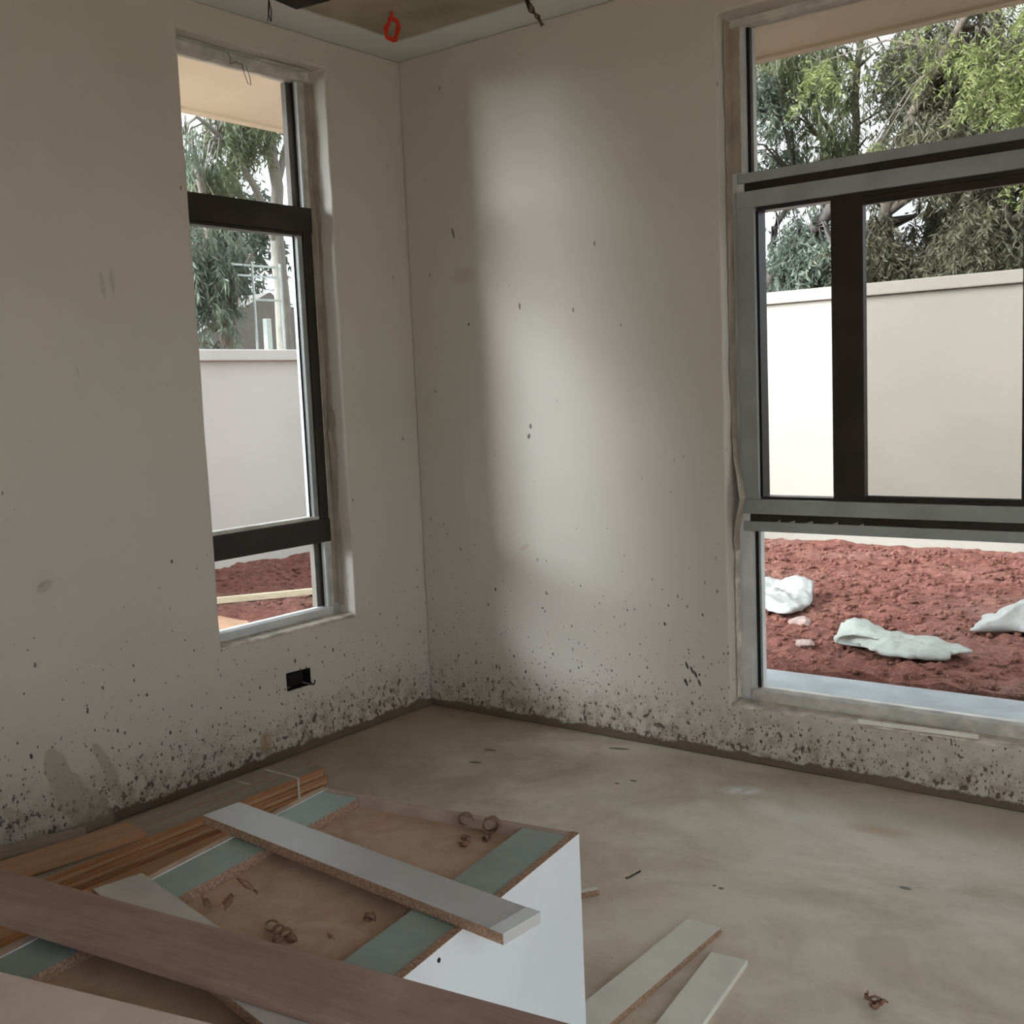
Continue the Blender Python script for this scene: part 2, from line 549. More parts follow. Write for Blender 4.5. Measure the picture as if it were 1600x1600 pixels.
def panel_wall(name, axis, u0, u1, z0, z1, t0, t1, holes, mat, jitter=0.0):
    """A slab with rectangular holes. axis 'x': the slab lies in the plane x = t0..t1 and u is y; axis 'y': u is x."""
    us = sorted({u0, u1, *[h[0] for h in holes], *[h[1] for h in holes]})
    zs = sorted({z0, z1, *[h[2] for h in holes], *[h[3] for h in holes]})

    def refine(a, step):
        out = []
        for i in range(len(a) - 1):
            k = max(1, int((a[i + 1] - a[i]) / step))
            out += [a[i] + (a[i + 1] - a[i]) * j / k for j in range(k)]
        return out + [a[-1]]
    us = refine(us, 0.12)
    zs = refine(zs, 0.12)
    bm = bmesh.new()
    vid = {}

    def V(i, j, s):
        k = (i, j, s)
        if k not in vid:
            u, z = us[i], zs[j]
            t = t0 if s == 0 else t1
            if jitter and u0 < u < u1 and z0 < z < z1:
                q = Vector((u * 9, z * 9, 3.1))
                u += jitter * noise.noise(q)
                z += jitter * noise.noise(q + Vector((11, 5, 0)))
            vid[k] = bm.verts.new((t, u, z) if axis == 'x' else (u, t, z))
        return vid[k]

    def solid(i, j):
        if i < 0 or j < 0 or i >= len(us) - 1 or j >= len(zs) - 1:
            return False
        cu, cz = (us[i] + us[i + 1]) / 2, (zs[j] + zs[j + 1]) / 2
        return not any(h[0] < cu < h[1] and h[2] < cz < h[3] for h in holes)
    for i in range(len(us) - 1):
        for j in range(len(zs) - 1):
            if not solid(i, j):
                continue
            for s in (0, 1):
                bm.faces.new((V(i, j, s), V(i + 1, j, s), V(i + 1, j + 1, s), V(i, j + 1, s)))
            for (di, dj, a, b) in ((-1, 0, (i, j), (i, j + 1)), (1, 0, (i + 1, j), (i + 1, j + 1)), (0, -1, (i, j), (i + 1, j)), (0, 1, (i, j + 1), (i + 1, j + 1))):
                if not solid(i + di, j + dj):
                    bm.faces.new((V(*a, 0), V(*b, 0), V(*b, 1), V(*a, 1)))
    o = from_bm(name, bm, mat)
    bv = o.modifiers.new('soft_edges', 'BEVEL')
    bv.width = 0.007
    bv.segments = 3
    bv.limit_method = 'ANGLE'
    bv.angle_limit = math.radians(50)
    return struct(o)


# ------------------------------------------------------------------ room shell
H = 2.75
RX, FY = 4.5, -5.0          # far right wall and the wall behind the camera
floor = struct(box('floor', (-0.2, RX + 0.2, FY - 0.2, 0.2, -0.25, 0.0), M['floor']))
ceiling = struct(box('ceiling', (-0.2, RX + 0.2, FY - 0.2, 0.2, H, H + 0.12), M['ceiling']))
LW = (-1.105, -0.425, 0.482, 2.643)       # left window opening (y0, y1, z0, z1)
BW = (1.458, 3.05, 0.200, 2.607)          # right window opening (x0, x1, z0, z1)
SB = (-0.810, -0.690, 0.258, 0.324)       # socket box hole
wall_left = panel_wall('wall_left', 'x', FY - 0.2, 0.2, 0, H, 0.0, -0.2, [LW, SB], WM['left'], 0.006)
wall_back = panel_wall('wall_back', 'y', 0.0, RX + 0.2, 0, H, 0.0, 0.2, [BW], WM['back'], 0.005)
wall_right = panel_wall('wall_right', 'x', FY, 0.0, 0, H, RX, RX + 0.2, [(-4.6, -1.5, 0.0, 2.55)], WM['plain'])  # unseen opening, added and sized to bring daylight in
wall_front = panel_wall('wall_front', 'y', 0.0, RX, 0, H, FY, FY - 0.2, [(2.9, 4.3, 0.0, 2.50)], WM['plain'])  # opening behind the camera, added for its daylight

# ------------------------------------------------------------------ left window (window_1)
w1 = struct(empty('window_1', (-0.1, -0.765, 0.482)))


def part1(name, b, mat, bevel=0.002, label=None):
    o = box(name, b, mat, None, bevel)
    o.parent = w1
    o.matrix_parent_inverse = Matrix.Translation((0.1, 0.765, -0.482))
    if label:
        o['label'] = label
    return o


XF, XB = -0.10, -0.155
part1('frame_head', (XB, XF + 0.01, -1.105, -0.425, 2.604, 2.643), M['bead_dusty'])
part1('frame_jamb', (XB, XF, -0.468, -0.425, 0.482, 2.604), M['bead_dusty'])
part1('frame_jamb', (XB, XF, -1.105, -1.062, 0.482, 2.604), M['bead'])
part1('frame_sill', (XB, XF + 0.012, -1.062, -0.468, 0.482, 0.520), M['bead'])
part1('transom', (XB - 0.01, XF + 0.008, -1.10, -0.452, 2.022, 2.120), M['alu_dark'])
part1('transom', (XB - 0.01, XF + 0.008, -1.10, -0.452, 0.790, 0.884), M['alu_dark'])
# gaskets around the fixed lights, dark stiles around the middle sash
for z0, z1 in ((2.120, 2.604), (0.520, 0.790)):
    part1('glazing_bead', (-0.126, XF - 0.004, -0.480, -0.468, z0, z1), M['bead'], 0.001)
    part1('gasket', (-0.1275, -0.1255, -0.486, -0.470, z0, z1), M['gasket'], 0)
    part1('outer_bead', (XB - 0.012, -0.140, -0.506, -0.468, z0, z1), M['outer_frame'])
sash1 = part1('sash_stile', (XB, XF + 0.006, -0.500, -0.456, 0.884, 2.022), M['alu_dark'])
part1('sash_stile', (XB, XF + 0.006, -1.10, -1.058, 0.884, 2.022), M['alu_dark'])
part1('glazing_bead', (XB + 0.005, XF - 0.004, -0.524, -0.500, 0.884, 2.022), M['alu_film'])
part1('gasket', (-0.1275, -0.1255, -0.530, -0.515, 0.897, 2.012), M['gasket'], 0)
part1('glazing_bead', (XB + 0.005, XF - 0.002, -1.058, -0.500, 0.884, 0.897), M['bead_dusty'])
part1('sash_rail', (XB + 0.005, XF, -1.058, -0.500, 2.010, 2.022), M['alu_dark'])
part1('pane', (-0.132, -0.128, -1.062, -0.476, 2.118, 2.606), M['glass'], 0)
part1('pane', (-0.132, -0.128, -1.060, -0.522, 0.892, 2.016), M['glass'], 0)
part1('pane', (-0.132, -0.128, -1.062, -0.476, 0.518, 0.792), M['glass'], 0)


def ribbon(name, pts, width_dir, w, mat, thick=0.0012, wob=0.0, seed=0):
    """A thin strip of paper along pts, of width w in width_dir, with a ragged edge."""
    rnd = random.Random(seed)
    bm = bmesh.new()
    wd = Vector(width_dir).normalized()
    pts = [Vector(p) for p in pts]
    dense = []
    for i in range(len(pts) - 1):
        k = max(2, int((pts[i + 1] - pts[i]).length / 0.03))
        dense += [pts[i].lerp(pts[i + 1], j / k) for j in range(k)]
    dense.append(pts[-1])
    L, R = [], []
    for p in dense:
        ww = w * (1 + rnd.uniform(-wob, wob))
        L.append(bm.verts.new(p))
        R.append(bm.verts.new(p + wd * ww))
    for i in range(len(dense) - 1):
        bm.faces.new((L[i], L[i + 1], R[i + 1], R[i]))
    o = from_bm(name, bm, mat)
    s = o.modifiers.new('paper', 'SOLIDIFY')
    s.thickness = thick
    s.offset = 0
    return o


def adopt(o, w):
    o.parent = w
    o.matrix_parent_inverse = Matrix.Translation(-Vector(w.location))
    return o


# masking paper on the right jamb of the left window, peeling in places
adopt(ribbon('masking_tape', [(-0.088, -0.4285, 2.60), (-0.088, -0.4285, 1.78), (-0.086, -0.432, 1.70), (-0.088, -0.4285, 1.62), (-0.088, -0.4285, 1.30)], (1, 0, 0), 0.020, M['tape'], wob=0.15, seed=1), w1)
adopt(ribbon('masking_tape', [(-0.089, -0.431, 1.32), (-0.080, -0.446, 1.24), (-0.084, -0.436, 1.10), (-0.089, -0.430, 0.9), (-0.089, -0.4285, 0.52)], (1, 0.1, 0), 0.026, M['tape'], wob=0.2, seed=2), w1)
adopt(ribbon('masking_tape', [(-0.088, -1.09, 2.638), (-0.088, -0.44, 2.638)], (1, 0, 0), 0.030, M['bead_dusty'], wob=0.1, seed=3), w1)
adopt(ribbon('masking_tape', [(-0.0985, -0.4265, 2.60), (-0.0985, -0.4265, 0.53)], (0, -1, 0), 0.022, M['tape'], wob=0.12, seed=9), w1)
# raw edge of the plaster sill
o = ribbon('sill_plaster', [(-0.085, -1.10, 0.486), (-0.085, -0.43, 0.486)], (1, 0, 0), 0.083, M['sillplaster'], 0.008, 0.08, 4)
adopt(o, w1)

# ------------------------------------------------------------------ right window (window_2)
w2 = struct(empty('window_2', (2.25, 0.1, 0.2)))


def part2(name, b, mat, bevel=0.002, label=None, parent=None):
    o = box(name, b, mat, None, bevel)
    adopt(o, w2)
    if parent is not None:
        o.parent = parent
        o.matrix_parent_inverse = (Matrix.Translation(Vector(w2.location))).inverted()
    if label:
        o['label'] = label
    return o


YF, YB = 0.10, 0.16
XR = 3.05
part2('frame_head', (1.458, XR, YF - 0.004, YB, 2.580, 2.607), M['bead_dusty'])
part2('frame_jamb', (1.458, 1.502, YF, YB, 0.200, 2.580), M['bead'])
part2('frame_jamb', (XR - 0.044, XR, YF, YB, 0.200, 2.580), M['bead'])
part2('frame_sill', (1.502, XR - 0.044, YF - 0.012, YB, 0.200, 0.246), M['bead_dusty'])
for z0, z1 in ((2.086, 2.580), (0.246, 0.830)):
    part2('glazing_bead', (1.500, 1.508, YF + 0.004, 0.128, z0, z1), M['bead'], 0.001)
    part2('gasket', (1.500, 1.519, 0.1275, 0.1315, z0, z1), M['gasket'], 0)
    part2('outer_bead', (1.500, 1.524, 0.140, YB + 0.01, z0, z1), M['bead'])
# upper transom: grey film bead, dark groove, grey film face, dark lip
part2('transom_bead', (1.480, XR - 0.03, YF - 0.006, YB, 2.052, 2.086), M['alu_film'])
part2('transom_groove', (1.480, XR - 0.03, YF + 0.004, YB, 2.022, 2.052), M['alu_dark'], 0)
part2('transom_face', (1.478, XR - 0.03, YF - 0.014, YB, 1.966, 2.022), M['alu_film'])
part2('transom_lip', (1.548, XR - 0.08, YF + 0.002, YB, 1.952, 1.966), M['alu_dark'], 0)
# lower transom
part2('transom_lip', (1.548, XR - 0.08, YF + 0.002, YB, 0.946, 0.956), M['alu_dark'], 0)
part2('transom_face', (1.478, XR - 0.03, YF - 0.016, YB, 0.894, 0.946), M['alu_film'])
part2('transom_groove', (1.480, XR - 0.03, YF + 0.004, YB, 0.866, 0.894), M['alu_dark'], 0)
part2('transom_bead', (1.480, XR - 0.03, YF - 0.006, YB, 0.830, 0.866), M['alu_film'])
# torn flaps of film on the lower bead
for i, (fx, fl) in enumerate(((1.60, 0.022), (1.645, 0.03), (1.70, 0.04), (1.80, 0.03), (1.90, 0.02))):
    bm = bmesh.new()
    a = [bm.verts.new(c) for c in ((fx, YF - 0.007, 0.864), (fx + fl, YF - 0.007, 0.864), (fx + fl * 1.1, YF - 0.014, 0.876), (fx + fl * 0.6, YF - 0.012, 0.870))]
    bm.faces.new(a)
    o = adopt(from_bm('torn_film', bm, M['alu_film']), w2)
    sm = o.modifiers.new('film', 'SOLIDIFY')
    sm.thickness = 0.0008
# sliding section
part2('track_jamb', (1.478, 1.544, YF - 0.014, YB, 0.946, 1.966), M['alu_film'])
part2('gasket', (1.544, 1.553, YF + 0.002, YB, 0.956, 1.952), M['gasket'], 0)
part2('track_jamb', (XR - 0.10, XR - 0.04, YF - 0.014, YB, 0.946, 1.966), M['alu_film'])
sash = part2('sash_stile', (1.812, 1.921, YF + 0.000, YF + 0.034, 0.956, 1.952), M['alu_dark'])
part2('sash_stile', (2.412, 2.48, YF + 0.000, YF + 0.034, 0.956, 1.952), M['alu_dark'])
part2('sash_rail', (1.921, 2.412, YF + 0.004, YF + 0.030, 1.925, 1.952), M['alu_dark'])
part2('sash_rail', (1.921, 2.412, YF + 0.004, YF + 0.030, 0.956, 0.966), M['alu_dark'])
part2('sash_stile', (2.44, 2.52, YF + 0.036, YB - 0.002, 0.956, 1.952), M['alu_dark'])
part2('pane', (1.919, 2.414, YF + 0.015, YF + 0.019, 0.960, 1.940), M['glass_dark'], 0)
part2('pane', (2.515, XR - 0.095, YF + 0.045, YF + 0.049, 0.956, 1.952), M['glass_dark'], 0)
part2('pane', (1.514, XR - 0.044, 0.132, 0.136, 2.084, 2.582), M['glass_tint'], 0)
part2('pane', (1.514, XR - 0.044, 0.132, 0.136, 0.244, 0.832), M['glass'], 0)
# masking paper down the left reveal, peeled off in the middle
adopt(ribbon('masking_tape', [(1.4625, 0.092, 2.60), (1.4625, 0.092, 1.2), (1.468, 0.090, 1.10), (1.500, 0.070, 0.955), (1.490, 0.066, 0.90), (1.470, 0.080, 0.84), (1.464, 0.090, 0.76)], (0, -1, 0), 0.046, M['tape'], wob=0.10, seed=5), w2)
adopt(ribbon('masking_tape', [(1.4595, 0.0985, 2.585), (1.4595, 0.0985, 2.09)], (1, 0, 0), 0.036, M['tape'], wob=0.05, seed=8), w2)
adopt(ribbon('masking_tape', [(1.4625, 0.092, 0.86), (1.4625, 0.092, 0.22)], (0, -1, 0), 0.040, M['sillplaster'], wob=0.15, seed=6), w2)
o = ribbon('sill_plaster', [(1.465, 0.088, 0.203), (XR, 0.088, 0.203)], (0, -1, 0), 0.086, M['sillplaster'], 0.008, 0.08, 7)
adopt(o, w2)
# loose white strip left on the sill
bm = bmesh.new()
bm_box(bm, -0.19, 0.19, -0.007, 0.007, 0, 0.013)
bmesh.ops.bevel(bm, geom=list(bm.edges), offset=0.0015, segments=1, affect='EDGES')
o = from_bm('trim_offcut', bm, M['cream_trim'])
o.location = (2.118, 0.012, 0.2078)
o.rotation_euler = (0, 0, 0.055)
tag(o, 'thin white strip of trim lying on the sill of the large window', 'trim strip')

# ------------------------------------------------------------------ outside
GZ = -0.10


def eave():
    bm = bmesh.new()
    pts = [(-1.16, FY - 1.0), (-0.2, FY - 1.0), (-0.2, 0.2), (RX + 1.0, 0.2), (RX + 1.0, 1.04), (-1.16, 1.04)]
    a = [bm.verts.new((x, y, 2.735)) for x, y in pts]
    b = [bm.verts.new((x, y, 2.93)) for x, y in pts]
    bm.faces.new(a)
    bm.faces.new(b)
    for i in range(6):
        bm.faces.new((a[i], a[(i + 1) % 6], b[(i + 1) % 6], b[i]))
    # drip bead along the outer edge
    return from_bm('roof_eave', bm, M['soffit'])


ev = struct(eave(), 'cream roof soffit overhanging outside both windows', 'roof eave')
for nm, b in (('drip_edge', (-1.18, RX + 1.0, 1.00, 1.06, 2.722, 2.745)), ('drip_edge', (-1.18, -1.12, FY - 1.0, 1.00, 2.722, 2.745))):
    o = box(nm, b, M['soffit'], ev)


def ground():
    x0, x1, y0, y1, st = -4.6, 6.0, -1.2, 5.95, 0.045
    nx, ny = int((x1 - x0) / st), int((y1 - y0) / st)
    co = []
    for j in range(ny + 1):
        for i in range(nx + 1):
            x = x0 + (x1 - x0) * i / nx
            y = y0 + (y1 - y0) * j / ny
            q = Vector((x * 1.0, y * 1.0, 0))
            h = GZ + 0.035 * noise.noise(q * 1.4) + 0.030 * noise.noise(q * 5) + 0.030 * noise.noise(q * 13) + 0.014 * noise.noise(q * 29)
            h += 0.03 * max(0, 1 - (5.75 - y) / 0.6) + 0.08 * max(0, 1 - (x + 4.35) / 0.5)
            if x > -1.25 and y < 1.65:
                h = GZ - 0.13
            lim = 1.40 + 0.12 * noise.noise(q * 3) + 0.15 * (-3.2 - x)
            if x < -1.1 and y < lim:      # trodden path
                k = min(1, max(0, (lim - y) / 0.12))
                h = h * (1 - k) + (GZ - 0.05) * k
            co.append((x, y, h))
    fc = [(j * (nx + 1) + i, j * (nx + 1) + i + 1, (j + 1) * (nx + 1) + i + 1, (j + 1) * (nx + 1) + i) for j in range(ny) for i in range(nx)]
    me = bpy.data.meshes.new('ground')
    me.from_pydata(co, [], fc)
    for p in me.polygons:
        p.use_smooth = False
    return link('ground', me, M['soil'])


gr = struct(ground(), 'lumpy red soil of the yard outside', 'soil')
fg = struct(box('far_ground', (-40, 40, -40, 40, -0.6, -0.30), M['earth']), 'bare tan earth stretching beyond the boundary walls', 'soil')
sp_ = struct(box('sandy_path', (-4.3, -1.15, -4.0, 1.62, -0.2, GZ - 0.035), M['sandpath']), 'tan sandy strip of ground beside the house', 'path')
ap = struct(box('concrete_apron', (-1.15, RX + 1, 0.2, 1.60, -0.25, GZ + 0.005), M['concrete'], None, 0.012), 'pale concrete apron along the house under the large window', 'apron')
struct(box('concrete_apron', (-1.15, -0.2, FY - 1, 0.2, -0.25, GZ + 0.004), M['concrete'], None, 0.012), 'pale concrete apron along the side of the house', 'apron')


def boundary(name, b, cap, mat, label):
    o = struct(box(name, b, mat, None, 0.01), label, 'boundary wall')
    box('coping', cap, mat, o, 0.012)
    return o


boundary('boundary_wall', (-4.45, 9.0, 5.76, 5.96, -0.4, 2.03), (-4.50, 9.0, 5.70, 6.02, 2.03, 2.135), M['bwall'], 'cream plastered boundary wall behind the large window')
boundary('boundary_wall', (-4.53, -4.36, -9.0, 5.76, -0.4, 1.72), (-4.59, -4.30, -9.0, 5.70, 1.72, 1.815), M['bwall_left'], 'pale boundary wall seen through the narrow window')


# clods of soil
def clods():
    rnd = random.Random(3)
    base = bmesh.new()
    bmesh.ops.create_icosphere(base, subdivisions=1, radius=1.0)
    bv = np.array([v.co[:] for v in base.verts])
    bf = np.array([[v.index for v in f.verts] for f in base.faces])
    base.free()
    V, F, k = [], [], 0
    for i in range(5200):
        if rnd.random() < 0.8:
            x, y = rnd.uniform(-2.2, 3.2), rnd.uniform(1.66, 5.6)
        else:
            x, y = rnd.uniform(-4.22, -1.6), rnd.uniform(1.5, 5.0)
        s = rnd.uniform(0.008, 0.026) * (1.5 if rnd.random() < 0.1 else 1)
        q = Vector((x, y, 0))
        h = GZ + 0.035 * noise.noise(q * 1.4) + 0.030 * noise.noise(q * 5)
        h += 0.03 * max(0, 1 - (5.75 - y) / 0.6) + 0.08 * max(0, 1 - (x + 4.35) / 0.5)
        sc = np.array([s * rnd.uniform(0.7, 1.3), s * rnd.uniform(0.7, 1.3), s * rnd.uniform(0.5, 1.0)])
        jit = np.array([[rnd.uniform(0.75, 1.25)] for _ in range(len(bv))])
        V.append(bv * jit * sc + np.array([x, y, h + s * 0.2]))
        F.append(bf + k)
        k += len(bv)
    me = bpy.data.meshes.new('soil_clods')
    me.from_pydata(np.concatenate(V).tolist(), [], np.concatenate(F).tolist())
    return link('soil_clods', me, M['soil'])


tag(clods(), 'crumbled lumps of red soil scattered over the yard', 'soil lumps', kind='stuff')

# two pale stones
for (x, y, s, lab) in ((0.611, 2.637, 0.055, 'pale stone on red soil just below the folded white sack'),
                       (0.852, 2.133, 0.045, 'flat pale stone on red soil left of the greenish sack')):
    bm = bmesh.new()
    bmesh.ops.create_icosphere(bm, subdivisions=2, radius=1)
    for v in bm.verts:
        k = 1 + 0.35 * noise.noise(v.co * 1.3 + Vector((x * 9, y, 0)))
        v.co = Vector((v.co.x * s * 1.25 * k, v.co.y * s * k, v.co.z * s * 0.6 * k))
    o = from_bm('stone', bm, M['stone'])
    o.location = (x, y, GZ + 0.02)
    tag(o, lab, 'stone', 'pale stones on the soil')


# sacks: crumpled woven bags lying on the soil
def sack(name, outline, height, mat, label, seed, folds=7.0, ridge=None):
    """A slack bag: a flat bag of the given plan, two woven sheets with a bulge and folds between them."""
    poly = [Vector((x, y, 0)) for x, y in outline]
    c = sum(poly, Vector()) / len(poly)
    # smooth the outline
    ring = []
    n = len(poly)
    for i in range(n):
        a, b = poly[i], poly[(i + 1) % n]
        for k in range(6):
            ring.append(a.lerp(b, k / 6))
    for _ in range(1):
        ring = [(ring[i - 1] + ring[i] * 2 + ring[(i + 1) % len(ring)]) / 4 for i in range(len(ring))]
    R = 14
    bm = bmesh.new()
    sh = Vector((seed * 3.7, seed * 1.3, 0))
    tops, bots = [], []
    for r in range(1, R + 1):
        t = r / R
        tr, br = [], []
        for i, p in enumerate(ring):
            q = c + (p - c) * t
            e = (1 - t ** 2.5)
            f = abs(noise.noise(Vector((q.x * folds, q.y * folds * 1.6, 0)) + sh))
            f2 = noise.noise(Vector((q.x * folds * 2.6, q.y * folds * 2.6, 4)) + sh)
            f3 = abs(noise.noise(Vector((q.x * 13 + q.y * 7, q.y * 15 - q.x * 5, 2)) + sh))
            z = height * (0.30 + 0.70 * e) * (0.45 + 1.3 * f) + 0.014 * f2 + 0.030 * f3
            if ridge:
                a, b, hh, wd = ridge
                ab = Vector((b[0] - a[0], b[1] - a[1], 0))
                s = max(0, min(1, (q - Vector((*a, 0))).dot(ab) / ab.length_squared))
                d = (q - (Vector((*a, 0)) + ab * s)).length
                z += hh * math.exp(-(d / wd) ** 2) * (0.8 + 0.6 * f2)
            edge = 0.028 * noise.noise(q * 16 + sh) * t
            qq = q + (p - c).normalized() * edge
            tr.append(bm.verts.new((qq.x - c.x, qq.y - c.y, max(z, 0.012))))
            br.append(bm.verts.new((qq.x - c.x, qq.y - c.y, -0.012 + 0.02 * (1 - e))))
        tops.append(tr)
        bots.append(br)
    ct = bm.verts.new((0, 0, height * 0.8))
    cb = bm.verts.new((0, 0, -0.02))
    m = len(ring)
    for i in range(m):
        j = (i + 1) % m
        bm.faces.new((ct, tops[0][i], tops[0][j]))
        bm.faces.new((cb, bots[0][j], bots[0][i]))
        for r in range(R - 1):
            bm.faces.new((tops[r][i], tops[r + 1][i], tops[r + 1][j], tops[r][j]))
            bm.faces.new((bots[r][j], bots[r + 1][j], bots[r + 1][i], bots[r][i]))
        bm.faces.new((tops[-1][i], bots[-1][i], bots[-1][j], tops[-1][j]))
    o = from_bm(name, bm, mat, smooth=True)
    o.location = (c.x, c.y, GZ + 0.03)
    return tag(o, label, 'sack', 'empty sacks on the soil')


sack('woven_sack', [(-0.15, 3.30), (0.05, 3.62), (0.22, 3.52), (0.38, 3.40), (0.45, 3.25), (0.53, 2.86), (0.49, 2.72), (0.27, 2.80), (0.02, 2.95)], 0.10, M['sack'],
     'bright white folded sack on red soil at the left edge of the large window', 1, 2.2, ((0.05, 3.35), (0.42, 3.36), 0.07, 0.07))
sack('woven_sack', [(1.00, 2.14), (0.96, 2.40), (1.10, 2.52), (1.30, 2.46), (1.55, 2.36), (1.70, 2.26), (1.62, 2.14), (1.64, 2.02), (1.50, 1.98), (1.34, 1.99), (1.20, 2.10), (1.11, 2.20)], 0.08, M['sack_green'],
     'crumpled greenish white sack nearest the concrete apron outside', 2, 2.6, ((0.99, 2.36), (1.12, 2.40), 0.05, 0.06))
sack('woven_sack', [(1.55, 2.72), (1.58, 2.95), (1.62, 3.15), (1.78, 3.28), (2.05, 3.25), (2.25, 3.05), (2.20, 2.80), (1.95, 2.78), (1.75, 2.86)], 0.12, M['sack'],
     'white crumpled sack on red soil at the right edge of the picture', 3, 3.0, ((1.7, 3.0), (2.1, 3.05), 0.06, 0.12))

# pale batten lying on the soil, seen through the narrow window
o = box('timber_batten', (-1.5, 1.5, -0.025, 0.025, 0, 0.045), M['batten'], None, 0.003)
o.location = (-3.19, 1.74, GZ + 0.01)
o.rotation_euler = (0, 0, math.atan2(0.592, 0.397))
tag(o, 'long pale timber batten lying on red soil outside the narrow window', 'batten')


# ------------------------------------------------------------------ trees
def tree(name, label, limbs, blobs, leaf_mat, bark, n_twigs, seed, leaf=(0.075, 0.010), per=34, droop=0.7, gap=-0.17):
    rnd = np.random.default_rng(seed)
    rp = random.Random(seed)
    base = limbs[0][0][:3]
    t = empty(name, base)
    inv = Matrix.Translation(-Vector(base))

    def child(o):
        o.parent = t
        o.matrix_parent_inverse = inv
        return o
    ends = []
    for i, limb in enumerate(limbs):
        bm = bmesh.new()
        pts = [Vector(p[:3]) for p in limb]
        rs = [p[3] for p in limb]
        fine_p, fine_r = [], []
        for k in range(len(pts) - 1):
            for s in range(6):
                f = s / 6
                q = pts[k].lerp(pts[k + 1], f)
                q += Vector((noise.noise(q * 1.7), noise.noise(q * 1.7 + Vector((5, 0, 0))), 0)) * 0.07
                fine_p.append(q)
                fine_r.append(rs[k] * (1 - f) + rs[k + 1] * f)
        fine_p.append(pts[-1])
        fine_r.append(rs[-1])
        tube(bm, fine_p, fine_r, 8)
        child(from_bm('trunk' if i == 0 else 'branch', bm, bark))
        ends += fine_p[len(fine_p) // 3:]
    # twigs and leaves
    tw = bmesh.new()
    LV = []
    for b in blobs:
        c, r, share = Vector(b[0]), b[1], b[2]
        for _ in range(int(n_twigs * share)):
            d = Vector((rp.gauss(0, 1), rp.gauss(0, 1), rp.gauss(0, 1))).normalized() * (rp.random() ** 0.45)
            p = Vector((c.x + d.x * r[0], c.y + d.y * r[1], c.z + d.z * r[2]))
            if noise.noise(p * 1.1 + Vector((seed, 0, 0))) < gap:
                continue
            if p.y < 6.1 and p.x > -4.7:
                continue
            L = rp.uniform(0.25, 0.6)
            dirv = Vector((rp.gauss(0, 0.35), rp.gauss(0, 0.35), -droop)).normalized()
            q = p + dirv * L
            near = min(ends, key=lambda e: (e - p).length_squared)
            if rp.random() < 0.12:
                mid = near.lerp(p, 0.5) + Vector((0, 0, 0.15))
                tube(tw, [near, mid, p, q], [0.016, 0.011, 0.006, 0.003], 4)
            for k in range(per):
                f = rp.random()
                o = p + dirv * (L * f)
                a = Vector((rp.gauss(0, 0.55), rp.gauss(0, 0.55), -droop * rp.uniform(0.3, 1.6))).normalized()
                s = a.cross(Vector((rp.gauss(0, 1), rp.gauss(0, 1), rp.gauss(0, 0.4)))).normalized()
                ll = leaf[0] * rp.uniform(0.6, 1.4)
                ww = leaf[1] * rp.uniform(0.6, 1.4)
                m = o + a * ll * 0.5
                LV.append((o, m + s * ww, o + a * ll, m - s * ww))
    if len(tw.verts):
        child(from_bm('twigs', tw, bark))['kind'] = 'stuff'
    else:
        tw.free()
    n = len(LV)
    co = np.array([[v[:] for v in q] for q in LV], dtype=np.float32).reshape(-1)
    me = bpy.data.meshes.new('foliage')
    me.vertices.add(n * 4)
    me.vertices.foreach_set('co', co)
    me.loops.add(n * 4)
    me.loops.foreach_set('vertex_index', np.arange(n * 4, dtype=np.int32))
    me.polygons.add(n)
    me.polygons.foreach_set('loop_start', np.arange(0, n * 4, 4, dtype=np.int32))
    me.update(calc_edges=True)
    child(link('foliage', me, leaf_mat))['kind'] = 'stuff'
    return tag(t, label, 'tree', 'trees beyond the boundary walls')


tree('leaning_tree', 'dark tree with a thick leaning branch at the left of the large window',
     [[(-2.6, 8.0, -0.3, 0.13), (-2.35, 8.0, 1.6, 0.105), (-1.9, 8.0, 2.55, 0.085), (-1.25, 8.05, 3.15, 0.065), (-0.7, 8.2, 3.9, 0.035)],
      [(-2.35, 8.0, 1.6, 0.07), (-2.45, 8.1, 2.8, 0.05), (-2.5, 8.2, 4.2, 0.03)],
      [(-1.9, 8.0, 2.55, 0.04), (-1.85, 7.9, 3.0, 0.03), (-1.6, 7.9, 3.5, 0.015)]],
     [((-2.25, 7.9, 4.05), (0.62, 0.6, 0.75), 1.0), ((-1.45, 7.9, 2.75), (0.42, 0.4, 0.45), 0.40), ((-1.25, 7.8, 3.15), (0.25, 0.3, 0.25), 0.10)],
     M['leaf_blue'], M['bark_dark'], 1150, 11)
tree('slender_tree', 'thin grey tree with hanging leaves and open sky behind it',
     [[(-0.95, 8.9, -0.3, 0.08), (-1.2, 8.8, 2.2, 0.062), (-1.28, 8.8, 3.8, 0.05), (-1.22, 8.8, 5.6, 0.03)],
      [(-1.26, 8.8, 3.4, 0.035), (-1.7, 8.8, 4.3, 0.025), (-1.9, 8.9, 5.4, 0.015)],
      [(-1.28, 8.8, 3.7, 0.035), (-1.6, 8.8, 3.9, 0.02), (-2.1, 8.8, 4.7, 0.012)]],
     [((-1.3, 8.6, 4.95), (1.1, 0.6, 0.45), 0.50), ((-1.25, 8.5, 4.0), (0.9, 0.5, 0.75), 0.20), ((-1.8, 9.3, 2.9), (1.0, 0.4, 0.5), 0.25)],
     M['leaf_mid'], M['bark'], 1250, 12, leaf=(0.105, 0.007), droop=1.2, gap=-0.05)
